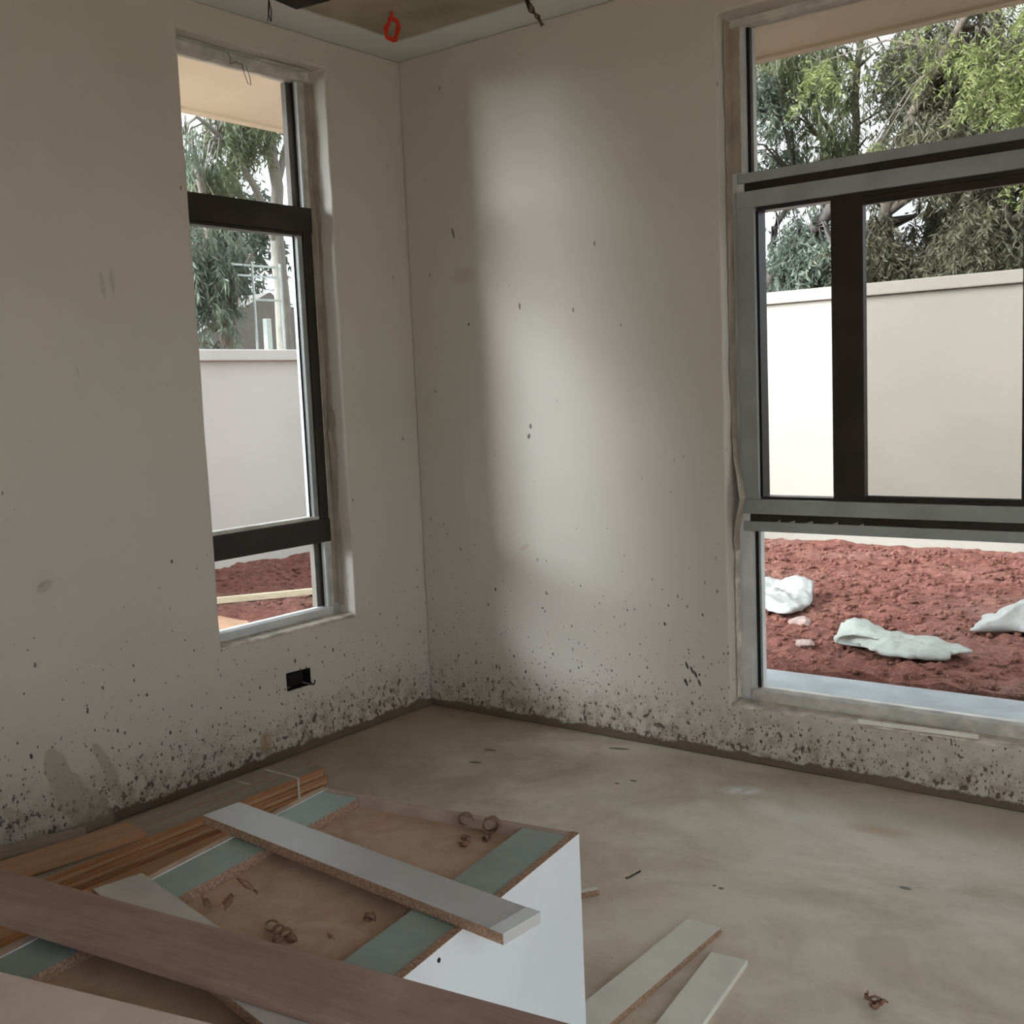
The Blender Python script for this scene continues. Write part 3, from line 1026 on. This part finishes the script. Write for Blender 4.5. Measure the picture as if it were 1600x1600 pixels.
tree('spreading_tree', 'large grey tree with a forked pale branch in the upper pane',
     [[(-0.55, 8.0, -0.3, 0.12), (-0.75, 8.0, 1.8, 0.10), (-0.68, 8.0, 3.0, 0.075), (-0.45, 8.0, 3.9, 0.055), (0.05, 8.0, 4.65, 0.042), (0.5, 8.0, 5.4, 0.025)],
      [(-0.20, 8.0, 4.25, 0.035), (-0.35, 7.95, 4.75, 0.02), (-0.5, 8.0, 5.2, 0.012)],
      [(-0.68, 8.0, 3.0, 0.05), (-0.3, 8.0, 3.25, 0.04), (0.3, 8.1, 3.9, 0.025), (0.9, 8.1, 4.2, 0.015)],
      [(-0.72, 8.0, 2.3, 0.055), (-0.1, 7.9, 2.38, 0.055), (0.5, 7.9, 2.75, 0.045), (1.3, 8.0, 3.1, 0.03)]],
     [((-0.05, 8.4, 4.5), (0.9, 0.6, 0.7), 0.40), ((0.45, 7.9, 2.75), (0.85, 0.5, 0.6), 0.55), ((-0.55, 7.7, 2.75), (0.55, 0.3, 0.5), 0.22), ((-0.1, 7.8, 3.5), (0.7, 0.3, 0.5), 0.20)],
     M['leaf_dark'], M['bark'], 1700, 13, leaf=(0.085, 0.008))
tree('yellow_green_tree', 'bright yellow green leafy tree at the upper right of the large window',
     [[(1.6, 7.6, -0.3, 0.10), (1.5, 7.6, 2.5, 0.08), (1.2, 7.5, 4.2, 0.05), (0.7, 7.5, 5.0, 0.02)],
      [(1.45, 7.6, 3.2, 0.04), (0.9, 7.5, 3.9, 0.02), (0.2, 7.4, 4.3, 0.01)]],
     [((0.75, 7.6, 4.25), (0.62, 0.45, 0.6), 0.50), ((0.0, 7.6, 4.55), (0.75, 0.35, 0.3), 0.20), ((-0.55, 7.5, 3.52), (0.16, 0.16, 0.13), 0.02), ((1.0, 7.6, 3.5), (0.5, 0.4, 0.5), 0.18), ((-1.2, 7.7, 4.5), (0.3, 0.2, 0.15), 0.02)],
     M['leaf_yel'], M['bark'], 1100, 14, leaf=(0.065, 0.007), droop=0.5)
tree('olive_thicket_tree', 'dark olive tree rising directly behind the cream boundary wall',
     [[(0.5, 9.8, -0.3, 0.10), (0.45, 9.8, 2.2, 0.08), (0.2, 9.8, 3.6, 0.045), (0.0, 9.8, 4.6, 0.02)],
      [(0.45, 9.8, 2.2, 0.05), (-0.4, 9.8, 2.9, 0.035), (-0.9, 9.8, 3.2, 0.02)]],
     [((0.1, 9.9, 2.9), (1.3, 0.4, 0.9), 0.75), ((-2.0, 9.9, 2.5), (1.0, 0.4, 0.5), 0.30), ((0.6, 9.9, 4.4), (1.0, 0.4, 0.8), 0.35)],
     M['leaf_dark'], M['bark_dark'], 1400, 15, leaf=(0.09, 0.010), gap=-0.10)
# trees beyond the left boundary wall
tree('pale_trunk_tree', 'tree with a thick pale trunk beyond the narrow window',
     [[(-7.0, 5.43, -0.3, 0.11), (-7.0, 5.44, 2.0, 0.10), (-7.0, 5.44, 3.6, 0.075), (-7.0, 5.40, 5.2, 0.05)],
      [(-7.0, 5.44, 3.2, 0.05), (-7.0, 4.9, 4.2, 0.035), (-7.0, 4.4, 4.5, 0.02)],
      [(-7.0, 5.42, 3.9, 0.05), (-7.1, 5.9, 4.6, 0.03)]],
     [((-7.1, 5.1, 4.6), (0.5, 0.75, 0.4), 0.55), ((-7.2, 4.5, 3.95), (0.4, 0.5, 0.22), 0.3)],
     M['leaf_mid'], M['bark_pale'], 520, 16, leaf=(0.085, 0.009), droop=0.9, gap=0.0)
tree('weeping_tree', 'blue green weeping tree filling the middle of the narrow window',
     [[(-6.6, 4.35, -0.3, 0.10), (-6.6, 4.3, 1.9, 0.08), (-6.65, 4.2, 3.2, 0.05), (-6.7, 4.0, 4.2, 0.03)],
      [(-6.6, 4.3, 2.4, 0.04), (-6.6, 4.7, 3.0, 0.02)]],
     [((-6.7, 4.05, 2.85), (0.45, 0.62, 0.75), 0.8), ((-6.8, 4.75, 2.7), (0.35, 0.35, 0.45), 0.22), ((-6.7, 3.75, 4.2), (0.4, 0.35, 0.3), 0.12), ((-6.9, 4.3, 2.05), (0.4, 0.7, 0.4), 0.35)],
     M['leaf_blue'], M['bark'], 1100, 17, leaf=(0.10, 0.009), droop=1.2)
tree('distant_tree', 'hazy dull green tree furthest back in the narrow window',
     [[(-10.5, 7.6, -0.3, 0.14), (-10.5, 7.5, 2.6, 0.11), (-10.5, 7.2, 4.4, 0.05)]],
     [((-10.5, 7.3, 3.9), (0.6, 1.3, 1.2), 1.0), ((-10.5, 8.4, 2.6), (0.5, 0.8, 0.8), 0.4)],
     M['leaf_blue'], M['bark'], 520, 18, leaf=(0.12, 0.018), droop=0.8)

# neighbour's house with a low gable roof, beyond the left wall
hs = empty('neighbour_house', (-9.6, 6.6, -0.3))
hb = box('house_wall', (-10.6, -9.0, 5.2, 8.4, -0.3, 2.0), M['greywall'])
adopt(hb, hs)
bm = bmesh.new()
ry0, ry1, rz0, rz1 = 5.0, 8.6, 2.02, 2.86
P = [(-8.8, ry0, rz0), (-8.8, (ry0 + ry1) / 2, rz1), (-8.8, ry1, rz0), (-10.8, ry0, rz0), (-10.8, (ry0 + ry1) / 2, rz1), (-10.8, ry1, rz0)]
v = [bm.verts.new(p) for p in P]
for q in ((0, 1, 2), (3, 5, 4), (0, 3, 4, 1), (1, 4, 5, 2), (0, 2, 5, 3)):
    bm.faces.new([v[i] for i in q])
adopt(from_bm('roof', bm, M['roof']), hs)
tag(hs, 'small grey house with a low gable roof behind the weeping tree', 'house')

# white painted metal frame and a post beyond the left wall
wf = empty('metal_frame', (-6.3, 4.5, 0))
for z, y0, y1 in ((2.72, 4.24, 4.80), (2.83, 4.10, 4.82), (2.47, 4.42, 4.82)):
    o = box('rail', (-6.33, -6.31, y0, y1, z - 0.011, z + 0.011), M['white_metal'])
    adopt(o, wf)
for y in (4.44, 4.83):
    o = box('post', (-6.31, -6.29, y - 0.010, y + 0.010, -0.3, 2.87), M['white_metal'])
    adopt(o, wf)
tag(wf, 'white painted metal rail frame among the leaves in the narrow window', 'metal frame')
o = box('wooden_post', (-6.05, -5.99, 4.32, 4.39, -0.3, 2.24), M['white_metal'], None, 0.006)
tag(o, 'short pale post standing just above the boundary wall in the narrow window', 'post')

# ------------------------------------------------------------------ ceiling hole and wires
def wire(name, paths, mat, label, cat, rad=0.0025, closed=False):
    p0 = Vector(paths[0][0])
    if len(paths) == 1:
        bm = bmesh.new()
        tube(bm, [Vector(p) - p0 for p in paths[0]], rad, 7, closed=closed)
        o = from_bm(name, bm, mat)
        o.location = p0
    else:
        o = empty(name, p0)
        for p in paths:
            bm = bmesh.new()
            tube(bm, [Vector(q) - p0 for q in p], rad, 7)
            from_bm('strand', bm, mat, o)
    return tag(o, label, cat)


pts = [(0.405, -0.466, H + 0.004), (0.405, -0.466, 2.728)]
lp = []
rr_ = random.Random(5)
for k in range(0, 61):
    a = 2 * PI * k / 20 + PI / 2
    jx = 0.006 * math.sin(k * 0.9)
    lp.append((0.400 + 0.020 * math.cos(a) * 0.8 + jx, -0.462 + 0.020 * math.cos(a) * 0.62 + jx * 0.6, 2.690 + 0.040 * math.sin(a) + 0.003 * math.sin(k * 1.7)))
wire('cable_coil', [pts + lp], M['red_cable'], 'red cable coiled into a loop hanging from the ceiling', 'cable', 0.0052)
wire('ceiling_wire', [[(0.183, -0.849, H + 0.004), (0.184, -0.850, 2.72), (0.181, -0.858, 2.678)], [(0.183, -0.849, H + 0.004), (0.187, -0.843, 2.715), (0.184, -0.845, 2.680)],
                      [(0.183, -0.849, H + 0.004), (0.180, -0.852, 2.705), (0.189, -0.850, 2.676)]], M['black_cable'],
     'thin black wires hanging from the ceiling above the narrow window', 'wire', 0.0016)
wire('ceiling_wire', [[(0.823, -0.212, H + 0.004), (0.842, -0.212, 2.715), (0.868, -0.210, 2.690), (0.890, -0.212, 2.650)],
                      [(0.826, -0.210, H + 0.004), (0.850, -0.206, 2.718), (0.862, -0.214, 2.685), (0.893, -0.209, 2.652)],
                      [(0.820, -0.214, H + 0.004), (0.838, -0.216, 2.708), (0.874, -0.207, 2.688), (0.886, -0.214, 2.647)]], M['brown_cable'],
     'brown twisted wires hanging from the ceiling nearest the large window', 'wire', 0.003)
# hole in the ceiling: a solid box, the hole's shade put into its dark colour
bm = bmesh.new()
bm_box(bm, -0.075, 0.075, -0.06, 0.06, -0.004, 0.03)
o = from_bm('ceiling_hole', bm, M['boxmetal'])
o.location = (0.27, -0.775, H)
o.rotation_euler = (0, 0, 0.15)
tag(o, 'dark square hole in the ceiling by the black wires', 'ceiling box')
wire('window_wire', [[(-0.088, -0.825, 2.640), (-0.070, -0.825, 2.617), (-0.078, -0.820, 2.595)] +
                     [(-0.075, -0.800 + 0.02 * k / 4, 2.600 + 0.008 * math.sin(k)) for k in range(1, 4)] +
                     [(-0.072, -0.772, 2.606), (-0.066, -0.768, 2.57), (-0.062, -0.757, 2.535), (-0.062, -0.744, 2.532), (-0.066, -0.742, 2.56), (-0.070, -0.752, 2.595)]],
     M['brown_cable'], 'thin bent wire dangling at the head of the narrow window', 'wire', 0.0014)

# socket box let into the left wall
sb = empty('socket_box', (0, -0.75, 0.29))
bm = bmesh.new()
bm_box(bm, -0.047, -0.001, -0.0592, 0.0592, -0.0322, 0.0322)
top = [f for f in bm.faces if f.calc_center_median().x > -0.002]
bmesh.ops.delete(bm, geom=top, context='FACES')
o = from_bm('back_box', bm, M['boxmetal'], sb)
sm = o.modifiers.new('sheet', 'SOLIDIFY')
sm.thickness = 0.0015
bm = bmesh.new()
tube(bm, [(0.003, 0.066 + 0.011 * math.cos(a), -0.022 + 0.012 * math.sin(a)) for a in [PI * (0.95 + 1.15 * k / 12) for k in range(13)]], 0.0026, 6)
from_bm('wire_loop', bm, M['black_cable'], sb)
tag(sb, 'black rectangular socket box recessed in the wall below the narrow window', 'socket box')

# ------------------------------------------------------------------ cabinet carcass lying on its face
CA = math.atan2(0.084, 0.636)                      # rotation of the carcass about z
ZT = 0.50
LEN, WID = 1.55, 0.643
cab = empty('cabinet_carcass', (2.046, -1.842, 0.0), CA)    # origin under the far right corner; x' runs left (negative), y' runs towards the camera (negative)


def cpart(name, b, mat, bevel=0.0015):
    return box(name, b, mat, cab, bevel)


TH = 0.016
# right side panel: white face, chipboard top edge
rs = box('side_panel', (-TH, 0, -LEN, 0, 0.0, ZT), M['white_lam'], cab, 0)
rs['label'] = 'white laminate side'
box('panel_edge', (-TH, 0.0003, -LEN, 0.0003, ZT, ZT + 0.0012), M['chip'], rs, 0)
ls = box('side_panel', (-WID, -WID + TH, -LEN, 0, 0.0, ZT), M['white_lam'], cab, 0)
box('panel_edge', (-WID, -WID + TH, -LEN, 0.0, ZT, ZT + 0.0012), M['pinkedge'], ls, 0)
ep = box('end_panel', (-WID + TH, -TH, -0.018, 0, 0.0, ZT), M['lip'], cab, 0.001)
box('end_panel', (-WID + TH, -TH, -LEN, -LEN + TH, 0.0, ZT), M['lip'], cab, 0.001)
bp = box('back_panel', (-WID + TH, -TH, -LEN + TH, -TH, ZT - 0.030, ZT - 0.022), M['sawdust'], cab, 0)
bp['label'] = 'brown back panel covered in sawdust'


def strip(x0, x1):
    bm = bmesh.new()
    fs = bm_box(bm, x0, x1, -LEN + TH, -0.020, ZT - 0.021, ZT - 0.001)
    for f in fs:
        f.material_index = 0 if abs(f.normal.z) > 0.5 or f is fs[1] else 1
    o = from_bm('stretcher', bm, [M['teal'], M['chip']], cab)
    for p in o.data.polygons:
        p.material_index = 0 if p.normal.z > 0.5 else 1
    o['label'] = 'green laminate strip with chipboard edges'
    return o


strip(-TH - 0.100, -TH)
strip(-WID + TH, -WID + TH + 0.100)
# screw hole on the white side
bm = bmesh.new()
bmesh.ops.create_cone(bm, cap_ends=True, segments=10, radius1=0.004, radius2=0.004, depth=0.002, matrix=Matrix.Translation((0.0005, -0.50, ZT - 0.018)) @ Matrix.Rotation(PI / 2, 4, 'Y'))
from_bm('screw_hole', bm, M['gasket'], rs)
tag(cab, 'white cabinet carcass lying face down with green strips and sawdust on its back', 'cabinet')


def board(name, p0, p1, w, z0, th, mats, label, cat='board', bevel=0.0008, tilt=0.0, group=None):
    """A straight board from p0 to p1 (centre line, plan), lying with its underside at z0. mats: face, edge, end."""
    a, b = Vector((*p0, 0)), Vector((*p1, 0))
    L = (b - a).length
    bm = bmesh.new()
    bm_box(bm, 0, L, -w / 2, w / 2, 0, th)
    if bevel:
        bmesh.ops.bevel(bm, geom=list(bm.edges), offset=bevel, segments=1, affect='EDGES')
    o = from_bm(name, bm, list(mats))
    for p in o.data.polygons:
        n = p.normal
        p.material_index = 0 if abs(n.z) > 0.8 else (min(2, len(mats) - 1) if abs(n.x) > 0.8 else min(1, len(mats) - 1))
    o.location = (a.x, a.y, z0)
    o.rotation_euler = (0, tilt, math.atan2(b.y - a.y, b.x - a.x))
    return tag(o, label, cat, group)


ZB = ZT + 0.0015
# A: grey board across the carcass
A = board('laminate_board', (1.3575, -2.166), (2.1965, -2.229), 0.092, ZB, 0.019, (M['grey_lam'], M['chip'], M['grey_lam']),
          'grey laminate board with chipboard edge lying across the cabinet carcass')
o = box('edge_strip', (0.812, 0.8425, -0.0458, 0.0458, 0.0191, 0.0197), M['white_lam'], A, 0)
# D: dusty pale board under the brown plank
board('laminate_board', (1.4815, -2.493), (2.42, -2.672), 0.092, ZB, 0.018, (M['dusty_lam'], M['chip'], M['chip']),
      'pale dusty board pinned under the brown plank on the cabinet')
# B: reddish brown plank across everything
board('timber_plank', (0.98, -2.708), (2.62, -2.484), 0.126, ZB + 0.019, 0.018, (M['redwood'], M['redwood'], M['redwood']),
      'long reddish brown plank lying across the pale board on the cabinet', 'plank')
# E: tan sheet at the near corner
board('mdf_sheet', (1.26, -3.075), (2.50, -2.785), 0.36, ZB + 0.019, 0.018, (M['tan_mdf'], M['chip'], M['chip']),
      'tan smooth sheet at the bottom left corner of the picture', 'sheet')

# ------------------------------------------------------------------ timber along the left wall
def long_board(name, x0, x1, y0, y1, z0, z1, mats, label, group=None, cat='plank'):
    bm = bmesh.new()
    bm_box(bm, x0 - x0, x1 - x0, y0 - y1, 0, 0, z1 - z0)
    bmesh.ops.bevel(bm, geom=list(bm.edges), offset=0.0015, segments=1, affect='EDGES')
    o = from_bm(name, bm, list(mats))
    for p in o.data.polygons:
        p.material_index = 0 if p.normal.z > 0.8 else 1
    o.location = (x0, y1, z0)
    return tag(o, label, cat, group)


TIM = 'planks in the strapped bundle along the wall'
layer = 0.0158
for k in range(5):
    for j, (xa, xb) in enumerate(((0.208, 0.2905), (0.2925, 0.378))):
        side = 'window' if j else 'wall'
        ordn = ('bottom', 'second', 'middle', 'fourth', 'top')[k]
        lab = f'{ordn} plank from the floor in the strapped bundle, {"nearer the cabinet" if j else "nearer the wall"}'
        dy = (0.006 * ((k * 3 + j * 2) % 4))
        long_board('timber_plank', xa, xb - (0.002 * (k % 2)), -3.2, -0.975 - dy, k * layer + 0.0005, (k + 1) * layer - 0.0008,
                   (M['greyboard'] if k == 4 else M['orange'], M['orange_lt'] if k % 2 else M['orange']), lab, TIM)
# packing straps
for y, xr, drop, lab in ((-1.115, 0.380, True, 'white packing strap wrapped over the near end of the plank bundle'),
                         (-1.245, 0.287, False, 'white packing strap on the wall half of the plank bundle')):
    bm = bmesh.new()
    zt = 5 * layer
    bm_box(bm, 0.206, xr + 0.001, y - 0.005, y + 0.005, zt, zt + 0.0012)
    if drop:
        bm_box(bm, xr + 0.0005, xr + 0.0018, y - 0.005, y + 0.005, 0.001, zt + 0.0012)
    bm_box(bm, 0.2045, 0.2058, y - 0.005, y + 0.005, 0.001, zt + 0.0012)
    o = from_bm('packing_strap', bm, M['strap'])
    tag(o, lab, 'strap', 'packing straps on the plank bundle')
# lower orange plank on the floor beside the bundle
long_board('timber_plank', 0.418, 0.500, -3.2, -1.34, 0.0, 0.022, (M['orange_lt'], M['orange']), 'orange plank lying on the floor between the bundle and the cabinet')
# skewed orange plank on top of the bundle
o = board('timber_plank', (0.318, -1.705), (0.19, -2.62), 0.125, 5 * layer + 0.0015, 0.020, (M['orange_lt'], M['orange'], M['orange']),
          'wide orange plank lying skewed on top of the bundle by the wall', 'plank')
o.data.materials.clear()
om = wood('orange_timber_lengthwise', (0.38, 0.20, 0.105), (0.50, 0.28, 0.155), 0.5, (1.4, 26, 26), 0.12)
o.data.materials.append(om)
for p in o.data.polygons:
    p.material_index = 0
# grey moulded skirting leaning on the wall
bm = bmesh.new()
prof = [(0, 0), (0.018, 0), (0.018, 0.070), (0.014, 0.078), (0.012, 0.086), (0.008, 0.092), (0.006, 0.102), (0, 0.102)]
L_ = 0.40
r0 = [bm.verts.new((0, x, z)) for x, z in prof]
r1 = [bm.verts.new((L_, x, z)) for x, z in prof]
for i in range(len(prof)):
    j = (i + 1) % len(prof)
    bm.faces.new((r0[i], r0[j], r1[j], r1[i]))
bm.faces.new(r0)
bm.faces.new(r1)
o = from_bm('skirting_board', bm, wood('moulding_lengthwise', (0.22, 0.17, 0.125), (0.33, 0.26, 0.20), 0.5, (1.2, 20, 20), 0.1))
o.location = (0.182, -1.795, 0.0)
o.rotation_euler = (0, 0, math.atan2(-0.221, -0.095))
tag(o, 'grey brown moulded skirting offcut standing against the left wall', 'skirting')

# ------------------------------------------------------------------ things on the floor at the right
board('laminate_board', (1.9665, -1.187), (1.957, -1.80), 0.094, 0.0, 0.016, (M['cream_lam'], M['chip'], M['chip']),
      'cream board on the floor touching the white cabinet side')
board('laminate_board', (2.0885, -1.297), (2.200, -2.22), 0.090, 0.0, 0.014, (M['cream_lam'], M['cream_lam'], M['cream_lam']),
      'cream board on the floor, the further one from the cabinet')
board('wood_offcut', (1.585, -1.235), (1.632, -1.165), 0.02, 0.0, 0.016, (M['cream_lam'], M['chip'], M['chip']), 'small cream offcut on the floor just right of the cabinet edge', 'offcut')
board('wood_splinter', (1.650, -1.046), (1.658, -0.985), 0.006, 0.0, 0.006, (M['batten'], M['bark_dark'], M['bark_dark']), 'thin wood splinter alone on the open floor', 'splinter', 0)


# ------------------------------------------------------------------ wood shavings
def curl(loc, r, turns, w, rot, label, group, seed=0):
    rnd = random.Random(seed)
    bm = bmesh.new()
    n = int(18 * turns)
    A_, B_ = [], []
    for k in range(n + 1):
        a = 2 * PI * turns * k / n
        rr = r * (1 - 0.40 * k / n)
        s = w * 1.1 * k / n
        A_.append(bm.verts.new((rr * math.cos(a), s, rr * math.sin(a))))
        B_.append(bm.verts.new((rr * math.cos(a) * 0.96, s + w * (1 + 0.15 * math.sin(k)), rr * math.sin(a) * 0.96)))
    for k in range(n):
        bm.faces.new((A_[k], A_[k + 1], B_[k + 1], B_[k]))
    o = from_bm('wood_shaving', bm, M['shaving'], smooth=True)
    sm = o.modifiers.new('thin', 'SOLIDIFY')
    sm.thickness = 0.0008
    o.location = (loc[0], loc[1], loc[2] + r)
    o.rotation_euler = rot
    return tag(o, label, 'wood shaving', group)


zb = ZT - 0.022
GS = 'wood shavings on the cabinet back'
curl((1.808, -1.905, zb), 0.017, 1.15, 0.016, (0, 0, 0.7), 'single round shaving ring by the far lip of the cabinet', GS, 1)
curl((1.882, -1.915, zb), 0.021, 1.3, 0.020, (0, 0, 0.6), 'largest curled shaving in the far right corner of the cabinet back', GS, 2)
for i, (dx, dy, r, rz) in enumerate(((0.020, -0.03, 0.009, 0.2), (-0.012, -0.040, 0.008, 1.3), (0.004, -0.052, 0.007, 2.2))):
    curl((1.868 + dx, -1.915 + dy, zb), r, 1.2, 0.012, (0, 0, rz), ('rightmost', 'leftmost', 'nearest')[i] + ' of the three tiny shavings beside the largest curl', 'tiny far shavings', 3 + i)
curl((1.938, -2.318, zb), 0.012, 1.1, 0.010, (0.4, 0, 0.5), 'pale round shaving between the grey board and the right green strip', GS, 8)
for i, (dx, dy, r, rz) in enumerate(((-0.035, 0.008, 0.013, 0.9), (-0.012, 0.006, 0.012, 1.2), (0.010, 0.0, 0.013, 1.0), (0.030, -0.008, 0.011, 0.7), (0.014, -0.018, 0.010, 1.6))):
    curl((1.850 + dx, -2.430 + dy, zb), r, 1.5, 0.007, (0.2 * i, 0, rz), ('leftmost', 'second', 'third', 'rightmost', 'nearest')[i] + ' dark curl in the shaving cluster beside the brown plank', 'shaving cluster beside the brown plank', 10 + i)
curl((1.683, -2.425, zb), 0.010, 0.7, 0.022, (0.3, 0, 0.2), 'upright curved shaving near the tip of the dusty board', GS, 20)
curl((1.668, -2.440, zb), 0.007, 0.6, 0.020, (0.6, 0, 1.1), 'small flat shaving lying nearest the dusty board', GS, 21)
curl((1.694, -2.352, zb), 0.008, 0.6, 0.026, (0.9, 0, 2.3), 'boat shaped shaving alone by the left green strip', GS, 22)
curl((1.924, -2.386, zb), 0.004, 0.8, 0.010, (0.5, 0, 1.3), 'smallest crumb of shaving near the right green strip', GS, 23)
for i, (dx, dy, r, rz) in enumerate(((0, 0, 0.012, 0.5), (0.022, 0.006, 0.010, 1.5), (0.010, -0.016, 0.011, 2.4), (-0.022, 0.008, 0.006, 0.2))):
    curl((2.440 + dx, -1.305 + dy, 0.0), r, 1.2, 0.010, (0.4 * i, 0, rz), ('middle', 'rightmost', 'nearest', 'leftmost and smallest')[i] + ' shaving in the small heap on the open floor', 'shaving heap on the floor', 30 + i)
